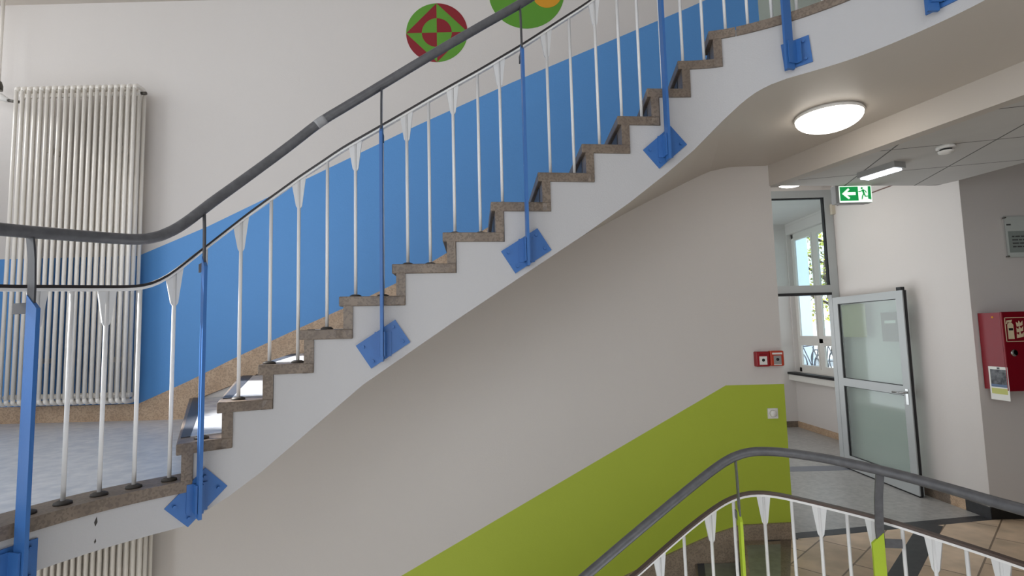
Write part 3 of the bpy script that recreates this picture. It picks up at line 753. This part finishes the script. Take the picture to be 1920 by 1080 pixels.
b = MB(); b.lathe([(.034, -.02), (.034, -.034), (0, -.034)], (2.94, 3.5, 2.95), 20); ps.append(b.build('sensor_slot', M['ink']))
b = MB(); b.lathe([(.046, -.034), (.042, -.046), (.02, -.052), (0, -.052), (0, -.034)], (2.94, 3.5, 2.95), 24); ps.append(b.build('detector_cap', M['white_plastic']))
adopt(sd, ps)

# exit sign: arrow and running figure
ex = thing('exit_sign', 'green emergency exit sign with white arrow and running figure below the ceiling edge', 'exit sign', (2.97, 4.47, 2.80)); ps = []
X0, X1, Z0, Z1, YF = 2.80, 3.07, 2.812, 2.945, 4.45
b = MB(); b.box((X0-.035, YF+.004, Z0-.012), (X1+.004, YF+.06, Z1+.006)); ps.append(b.build('sign_case', M['sign_case']))
b = MB(); b.box((X0-.034, YF-.004, Z0-.014), (X0-.006, YF+.06, Z1+.004)); b.box((X0-.01, YF-.004, Z0-.02), (X1-.04, YF+.05, Z0-.012)); ps.append(b.build('end_cap', M['sign_case']))
b = MB(); b.box((X0-.004, YF, Z0-.008), (X1+.004, YF+.004, Z1)); ps.append(b.build('light_panel', M['exit_white']))
def sign_poly(polys, y0, y1, name, m):
    b = MB()
    for q in polys: wall_poly(b, q, y0, y1, 0)
    ps.append(b.build(name, m))
w = X1-X0; xm = X0+w*.585
sign_poly([[(X0+.004, Z0+.006), (xm, Z0+.006), (xm, Z1-.006), (X0+.004, Z1-.006)]], YF-.002, YF, 'green_field', M['exit_green'])
sign_poly([[(X1-.03, Z0+.02), (X1-.004, Z0+.012), (X1-.004, Z1-.006), (X1-.026, Z1-.006)]], YF-.002, YF, 'green_field', M['exit_green'])
ax, az = X0+.02, (Z0+Z1)/2
sign_poly([[(ax, az), (ax+.055, az+.048), (ax+.066, az+.036), (ax+.042, az+.013), (ax+.115, az+.013), (ax+.115, az-.013), (ax+.042, az-.013), (ax+.066, az-.036), (ax+.055, az-.048)]], YF-.004, YF-.002, 'arrow', M['exit_white'])
mxx = xm+.045
def limb(p, q, r): 
    d = Vector((q[0]-p[0], q[1]-p[1])).normalized(); n = Vector((-d.y, d.x))*r
    return [(mxx+p[0]+n.x, az+p[1]+n.y), (mxx+p[0]-n.x, az+p[1]-n.y), (mxx+q[0]-n.x*.8, az+q[1]-n.y*.8), (mxx+q[0]+n.x*.8, az+q[1]+n.y*.8)]
sign_poly([[(mxx-.012+x, az+.046+z) for x, z in arc(.008, 0, 2*PI, 12)[:-1]], limb((-.006, .034), (.004, -.004), .008), limb((-.006, .03), (-.024, .016), .0035), limb((-.024, .016), (-.042, .016), .0035),
           limb((-.002, .03), (.016, .022), .0035), limb((.016, .022), (.024, .006), .0035), limb((.004, -.002), (.014, -.026), .0048), limb((.014, -.026), (.038, -.024), .004), limb((.002, -.002), (-.010, -.022), .0048), limb((-.010, -.022), (-.016, -.05), .004)], YF-.004, YF, 'running_figure', M['exit_green'])
adopt(ex, ps)
b = MB(); b.tube([(3.928, 6.3, 3.20), (3.957, 5.6, 3.20), (3.985, 4.75, 3.19)], .006, 6); o = b.build('cable', M['cable']); tag(o, 'thin brown cable along the white wall behind the exit sign', 'cable')

# ------------------------------------------------------------------ glazed partition with its door swung open
def bar(b, x0, x1, z0, z1, y0=6.40, y1=6.475): b.box((x0, y0, z0), (x1, y1, z1))
XJ, XK = 3.836, 3.93
b = MB(); bar(b, XJ, XK, GROUND, 3.42); bar(b, 2.17, 2.26, GROUND, 3.42); bar(b, 2.26, XJ, 3.33, 3.42); bar(b, 2.26, XJ, 2.165, 2.255); bar(b, 2.77, 2.84, GROUND, 2.165)
dr = struct(b.build('door_1', M['alu']))
b = MB(); bar(b, 2.26, XJ, 2.135, 2.165, 6.39, 6.475); g = b.build('door_rail', M['gasket'], dr)
b = MB(); bar(b, XJ-.014, XJ, 2.255, 3.33, 6.415, 6.46); bar(b, 2.26, XJ-.014, 3.316, 3.33, 6.415, 6.46); g = b.build('gasket', M['gasket'], dr)
b = MB(); bar(b, 2.26, XJ-.01, 2.255, 3.32, 6.432, 6.44); g = b.build('transom_pane', M['pane'], dr)
b = MB(); bar(b, 2.26, 2.77, GROUND+.1, 2.13, 6.432, 6.44); g = b.build('side_pane', M['pane'], dr)
b = MB(); bar(b, 2.17, XK+.21, 3.42, CEIL2); struct(b.build('wall_over_partition', M['wall']))
b = MB(); b.box((3.895, 6.36, 3.11), (3.955, 6.40, 3.235)); o = b.build('sensor_box', M['beige_plastic']); tag(o, 'small beige box on the corner of the glazed door frame', 'sensor')

# open leaf, lying along the white wall
lf = thing('glass_door_leaf', 'grey metal framed glass door leaf standing open against the white wall', 'door', (3.855, 6.39, GROUND)); ps = []
XA, XB, YA, YB, Z0_, ZT = 3.832, 3.879, 5.238, 6.388, GROUND+.015, 2.098
ZM0, ZM1 = 1.067, 1.156
b = MB()
b.box((XA, YA, Z0_), (XB, YA+.095, ZT)); b.box((XA, YB-.095, Z0_), (XB, YB, ZT)); b.box((XA, YA+.095, ZT-.08), (XB, YB-.095, ZT)); b.box((XA, YA+.095, ZM0), (XB, YB-.095, ZM1)); b.box((XA, YA+.095, Z0_), (XB, YB-.095, GROUND+.16))
ps.append(b.build('door_frame', M['alu']))
b = MB()
b.box((XA+.012, YA-.006, Z0_), (XB-.012, YA, ZT))
for z0, z1 in ((ZM1, ZT-.08), (GROUND+.16, ZM0)):
    b.box((XA+.008, YB-.109, z0), (XB-.008, YB-.095, z1)); b.box((XA+.012, YA+.095, z0), (XB-.012, YA+.101, z1)); b.box((XA+.012, YA+.095, z1-.006), (XB-.012, YB-.095, z1)); b.box((XA+.012, YA+.095, z0), (XB-.012, YB-.095, z0+.006))
b.box((XA+.004, YA+.01, GROUND), (XB-.004, YB-.01, Z0_))
ps.append(b.build('gasket', M['gasket']))
for z0, z1 in ((ZM1+.006, ZT-.086), (GROUND+.166, ZM0-.006)):
    b = MB(); b.box((3.850, YA+.101, z0), (3.857, YB-.109, z1)); ps.append(b.build('door_pane', M['door_pane']))
b = MB(); b.tube([(XA, YA+.047, 1.095), (XA-.042, YA+.047, 1.095), (XA-.052, YA+.06, 1.095), (XA-.052, YA+.18, 1.09)], .009, 10); b.box((XA-.005, YA+.03, .98), (XA, YA+.064, 1.13)); ps.append(b.build('door_handle', M['chrome']))
b = MB(); b.box((XA+.005, YA+.02, ZT), (XB-.005, YA+.085, ZT+.033)); ps.append(b.build('door_stay', M['gasket']))
adopt(lf, ps)
b = MB(); b.box((3.860, 5.375, 1.59), (3.862, 5.61, 1.89)); b.box((3.8592, 5.40, 1.775), (3.860, 5.56, 1.805), m=1); o = b.build('door_sheet', None, None, [M['brown_sheet'], M['paper']]); tag(o, 'brown rectangle with a white strip behind the upper door pane', 'notice')  # thin coloured rectangles set behind the upper pane
b = MB(); b.box((3.860, 5.85, 1.63), (3.862, 6.27, 2.0)); o = b.build('door_sheet', M['yellow_sheet']); tag(o, 'yellowish rectangle behind the upper door pane near its hinges', 'notice')

# ------------------------------------------------------------------ vestibule window and sill
VX = 4.69
b = MB()
def wbar(y0, y1, z0, z1, x0=VX+.075, x1=VX+.105): b.box((x0, y0, z0), (x1, y1, z1))
wbar(6.96, 8.98, 3.245, 3.318); wbar(6.96, 8.98, 1.02, 1.09); wbar(8.92, 8.98, 1.02, 3.318); wbar(6.96, 7.03, 1.02, 3.318); wbar(7.03, 8.92, 1.50, 1.565)
wbar(8.26, 8.36, 1.09, 3.245); wbar(7.56, 7.64, 1.09, 3.245)
w1 = struct(b.build('window_1', M['pvc']))
b = MB()
BAYS = ((8.36, 8.92), (7.64, 8.26), (7.03, 7.56)); ROWS = ((1.565, 3.245), (1.09, 1.50))
for y0, y1 in BAYS:
    for z0, z1 in ROWS:
        for q in ((y0, y0+.035, z0, z1), (y1-.035, y1, z0, z1), (y0+.035, y1-.035, z0, z0+.045), (y0+.035, y1-.035, z1-.045, z1)): b.box((VX+.065, q[0], q[2]), (VX+.1, q[1], q[3]))
b.build('casement', M['pvc'], w1)
b = MB()
for y0, y1 in BAYS:
    for z0, z1 in ROWS: b.box((VX+.086, y0+.035, z0+.045), (VX+.091, y1-.035, z1-.045))
b.build('pane', M['pane'], w1)
b = MB(); b.box((VX-.13, 6.7, .98), (VX+.06, 9.0, 1.016)); sl = b.build('window_sill', M['gasket'], w1)
b = MB(); b.box((VX-.11, 6.7, .885), (VX, 9.0, .98)); b.build('sill_apron', M['pvc'], w1)

# outside: pavement, far facade, a yellowing tree, bicycles at a stand
OG = .30
b = MB(); b.box((5.0, -6, OG-.1), (45, 60, OG)); struct(b.build('ground_outside', M['pavement']))
fb = thing('building', 'pale blue facade seen through the hallway window', 'building', (9, 22, OG)); ps = []
b = MB(); b.box((5.2, 20.0, OG), (11.2, 24, 14)); ps.append(b.build('facade', M['far_wall']))
adopt(fb, ps)
tree = thing('tree', 'yellowing tree outside the hallway window', 'tree', (16.0, 27.4, OG)); ps = []
tx, ty = 16.4, 27.4
b = MB(); b.tube([(tx, ty, OG), (tx+.1, ty, 2), (tx-.1, ty+.1, 4.5), (tx+.1, ty, 8.5)], [.24, .2, .15, .05], 10)
for k in range(14):
    a = k*2.4; z = 2.4+k*.4
    b.tube([(tx, ty, z), (tx+1.5*math.cos(a), ty+1.5*math.sin(a), z+.9), (tx+2.4*math.cos(a), ty+2.4*math.sin(a), z+1.2)], [.08, .05, .015], 6)
ps.append(b.build('trunk', M['bark']))
b = MB()
for k in range(2600):
    a = random.uniform(0, 2*PI); r = 2.9*math.sqrt(random.random()); z = random.uniform(2.0, 10.0)
    c = Vector((tx+r*math.cos(a), ty+r*math.sin(a), z)); u = Vector((random.uniform(-1, 1), random.uniform(-1, 1), random.uniform(-1, 1))).normalized(); w_ = u.orthogonal().normalized(); sz = random.uniform(.09, .18)
    b.add([c-u*sz, c-w_*sz*.5, c+u*sz, c+w_*sz*.5], [(0, 1, 2, 3)])
ps.append(b.build('foliage', M['leaf']))
adopt(tree, ps)
def bicycle(x, y, label):
    root = thing('bicycle', label, 'bicycle', (x, y, OG), 'bicycles parked outside the window'); ps = []
    zw = OG+.335
    for dy in (-.52, .52):
        b = MB(); b.tube([(x, y+dy+.33*math.cos(t), zw+.33*math.sin(t)) for t in [i*2*PI/24 for i in range(25)]], .022, 6, caps=False)
        for k in range(6): b.tube([(x, y+dy, zw), (x, y+dy+.33*math.cos(k*PI/3), zw+.33*math.sin(k*PI/3))], .004, 4)
        ps.append(b.build('wheel', M['bike']))
    b = MB()
    for p, q in (((.52, 0), (.34, .60)), ((.34, .53), (-.12, .57)), ((.34, .49), (-.05, -.02)), ((-.05, -.02), (-.2, .60)), ((-.05, -.02), (-.52, 0)), ((-.52, 0), (-.14, .53))): b.tube([(x, y+p[0], zw+p[1]), (x, y+q[0], zw+q[1])], .018, 6)
    ps.append(b.build('bicycle_frame', M['bike']))
    b = MB(); b.tube([(x-.25, y+.32, zw+.71), (x, y+.36, zw+.65), (x+.25, y+.32, zw+.71)], .015, 6); ps.append(b.build('handlebar', M['bike']))
    b = MB(); b.prism([(x-.07, y-.32), (x+.07, y-.32), (x+.02, y-.06), (x-.02, y-.06)], (zw+.60, zw+.65)); ps.append(b.build('saddle', M['bike']))
    adopt(root, ps)
bicycle(8.6, 15.6, 'dark bicycle parked outside the window, the nearer one')
bicycle(10.2, 17.6, 'dark bicycle parked outside the window beyond the first')

# ------------------------------------------------------------------ red extinguisher cabinet, leaflet and nameplate
fc = thing('extinguisher_cabinet', 'red fire extinguisher cabinet on the dim wall at the right', 'fire cabinet', (4.22, 4.62, 1.2)); ps = []
CX0, CX1, CY0, CY1, CZ0, CZ1 = 4.033, 4.37, 4.41, 4.645, 1.198, 1.841
b = MB(); b.box((CX0, CY0+.02, CZ0), (CX1, CY1-.005, CZ1)); q = b.build('cabinet_body', M['red_steel']); ps.append(q)
b = MB(); b.box((CX0-.003, CY0, CZ0-.003), (CX1+.003, CY0+.018, CZ1+.003)); q = b.build('cabinet_door', M['red_steel']); ps.append(q)
dm = q.modifiers.new('edge', 'BEVEL'); dm.width = .005; dm.segments = 2
# pictogram: extinguisher, flames, thin frame
b = MB(); px0, px1, pz0, pz1 = 4.047, 4.221, 1.597, 1.798; y0, y1 = CY0-.002, CY0
for r_ in ((px0, px1, pz0, pz0+.006), (px0, px1, pz1-.006, pz1), (px0, px0+.006, pz0, pz1), (px1-.006, px1, pz0, pz1)):
    wall_poly(b, [(r_[0], r_[2]), (r_[1], r_[2]), (r_[1], r_[3]), (r_[0], r_[3])], y0, y1, 0)
ecx = 4.092
wall_poly(b, [(ecx-0.0244, 1.6202), (ecx+0.0244, 1.6202), (ecx+0.0244, 1.7374), (ecx+0.0113, 1.7534), (ecx-0.0113, 1.7534), (ecx-0.0244, 1.7374)], y0, y1, 0)
wall_poly(b, [(ecx-0.0094, 1.7562), (ecx+0.0094, 1.7562), (ecx+0.0188, 1.7778), (ecx-0.0281, 1.7721), (ecx-0.0356, 1.7468), (ecx-0.0263, 1.7440), (ecx-0.0188, 1.7628)], y0, y1, 0)
fx = 4.166
for k in range(3):
    z = 1.625+k*.047
    wall_poly(b, [(fx-.030+k*.004, z), (fx+.026, z+.012), (fx+.030, z+.05), (fx+.012, z+.030), (fx-.002, z+.062-.006*k), (fx-.010, z+.026), (fx-.026, z+.040)], y0, y1, 0)
pk = b.build('pictogram', M['cream_sign']); pk.parent = q
b = MB(); wall_poly(b, [(ecx-0.0169, 1.6905), (ecx+0.0169, 1.6905), (ecx+0.0169, 1.7093), (ecx-0.0169, 1.7093)], y0-.002, y0, 0); k2 = b.build('pictogram_label', M['ink']); k2.parent = q
b = MB(); b.lathe([(0, -.006), (.026, -.006), (.03, 0), (0, 0)], (4.101, CY0, 1.506), 24, axis='Y'); k3 = b.build('door_lock', M['chrome']); k3.parent = q
b = MB(); b.lathe([(0, -.004), (.008, -.004), (.009, 0)], (CX0, 4.50, 1.803), 12, axis='X'); ps.append(b.build('side_plug', M['m_orange']))
adopt(fc, ps)
b = MB()
Lx = CX0-.0025; Tl = Matrix(((0, 0, 1, Lx), (1, 0, 0, 0), (0, 1, 0, 0), (0, 0, 0, 1)))
def lpoly(y0, y1, z0, z1, d, m): b.prism([(y0, z0), (y1, z0), (y1, z1), (y0, z1)], d, Tl, m)
lpoly(4.41, 4.585, 1.115, 1.39, (0, .003), 0); lpoly(4.425, 4.57, 1.24, 1.367, (-.001, 0), 1); lpoly(4.425, 4.57, 1.222, 1.245, (-.0012, 0), 2); lpoly(4.425, 4.57, 1.165, 1.212, (-.001, 0), 3); lpoly(4.48, 4.503, 1.37, 1.386, (-.002, 0), 1)
o = b.build('leaflet', None, None, [M['paper'], M['photo_dark'], M['photo_blue'], M['lime_print']]); tag(o, 'white leaflet with a dark photo hanging on the side of the red cabinet', 'leaflet')
np_ = thing('nameplate', 'clear acrylic wall plate holding a printed sheet above the red cabinet', 'sign', (4.48, 4.62, 2.32)); ps = []
YN = 4.628
b = MB(); b.box((4.315, YN-.022, 2.314), (4.69, YN-.016, 2.685)); ps.append(b.build('acrylic_plate', M['acrylic']))
b = MB(); b.box((4.329, YN-.015, 2.324), (4.68, YN-.013, 2.675)); b.box((4.345, YN-.0165, 2.361), (4.68, YN-.015, 2.549), m=1)
for k in range(4):
    x = 4.376
    while x < 4.66:
        wd = random.uniform(.02, .06); b.box((x, YN-.0175, 2.406+k*.030), (x+wd, YN-.0165, 2.418+k*.030), m=2); x += wd+.008
b.box((4.338, YN-.0165, 2.60), (4.376, YN-.015, 2.614), m=2)
ps.append(b.build('printed_sheet', None, None, [M['paper'], M['grey_print'], M['ink']]))
for xx, zz in ((4.326, 2.328), (4.326, 2.669), (4.676, 2.328), (4.676, 2.669)):
    b = MB(); b.lathe([(0, -.028), (.006, -.028), (.007, -.022), (.007, .0), (0, 0)], (xx, YN, zz), 10, axis='Y'); ps.append(b.build('screw', M['brass_dark']))
adopt(np_, ps)

# ------------------------------------------------------------------ upper floor: glazed door seen past the end of the blue wall
b = MB()
for q in ((2.20, 2.29, 3.465, 6.0), (3.25, 3.34, 3.465, 6.0), (2.29, 3.25, 4.42, 4.53), (2.29, 3.25, 5.9, 6.0), (2.29, 3.25, 3.465, 3.6)): b.box((q[0], 4.65, q[2]), (q[1], 4.71, q[3]))
d2 = struct(b.build('door_2', M['alu']))
b = MB(); b.box((2.29, 4.675, 4.53), (3.25, 4.683, 5.9)); b.box((2.29, 4.675, 3.6), (3.25, 4.683, 4.42)); b.build('door_pane', M['door_pane'], d2)
b = MB(); b.box((2.29, 4.66, 4.53), (3.25, 4.67, 4.545)); b.box((2.29, 4.66, 4.405), (3.25, 4.67, 4.42)); b.build('gasket', M['gasket'], d2)
wall_box('wall_upper', (2.17, 5.6, 3.63), (6.4, 5.8, 7.2))

# ------------------------------------------------------------------ light: overcast sky through the open side and the windows, low sun
w = bpy.data.worlds.new('sky'); scn.world = w; w.use_nodes = True
nt = w.node_tree; bg = nt.nodes['Background']
bg.inputs['Color'].default_value = (.90, .95, 1.0, 1); bg.inputs['Strength'].default_value = 3.4
sun = bpy.data.lights.new('sun', 'SUN'); sun.energy = 18.0; sun.angle = math.radians(2.0); sun.color = (1.0, .97, .92)
so = bpy.data.objects.new('sun', sun); COL.objects.link(so)
so.rotation_euler = Vector((.80, -.10, -.60)).to_track_quat('-Z', 'Y').to_euler()
def portal(name, loc, direction, sx, sy):
    """marks a window opening for the sampler; gives off no light of its own"""
    l = bpy.data.lights.new(name, 'AREA'); l.shape = 'RECTANGLE'; l.size = sx; l.size_y = sy; l.cycles.is_portal = True
    o = bpy.data.objects.new(name, l); COL.objects.link(o); o.location = loc
    o.rotation_euler = Vector(direction).to_track_quat('-Z', 'Z').to_euler(); return o
portal('window_portal', (-4.96, -.3, 3.18), (1, 0, 0), 4.6, 2.96)
portal('window_portal', (-4.96, 2.7, 4.23), (1, 0, 0), .8, .86)
portal('window_portal', (-4.96, -.65, -.75), (1, 0, 0), 3.9, 2.9)
portal('window_portal', (-4.96, 3.675, 4.105), (1, 0, 0), .95, 1.11)
portal('window_portal', (-1.6, -3.71, 3.0), (0, 1, 0), 4.8, 3.6)
portal('window_portal', (1.92, 5.5, 1.9), (1, 0, 0), 1.6, 2.6)
portal('window_portal', (1.92, 7.7, 1.9), (1, 0, 0), 2.2, 2.8)
portal('window_portal', (4.85, 7.95, 2.17), (-1, 0, 0), 1.98, 2.3)

# ------------------------------------------------------------------ camera
cam = bpy.data.cameras.new('camera'); co = bpy.data.objects.new('camera', cam); COL.objects.link(co)
cam.sensor_width = 36; cam.lens = 36*1000/1920; cam.clip_start = .05
pi_, ro = .0852, -.0258
cp, sp, cr, sr = math.cos(pi_), math.sin(pi_), math.cos(ro), math.sin(ro)
fw = Vector((0, cp, sp)); u0 = Vector((0, -sp, cp)); r0 = Vector((1, 0, 0))
rt = cr*r0+sr*u0; upv = -sr*r0+cr*u0
mw = Matrix((rt, upv, -fw)).transposed().to_4x4(); mw.translation = Vector((0, 0, 1.77))
co.matrix_world = mw
scn.camera = co
vs = scn.view_settings
vs.view_transform = 'Standard'; vs.look = 'None'; vs.exposure = -.32; vs.gamma = 1.0; vs.use_curve_mapping = False
scn.cycles.max_bounces = 10; scn.cycles.diffuse_bounces = 6; scn.cycles.transparent_max_bounces = 12
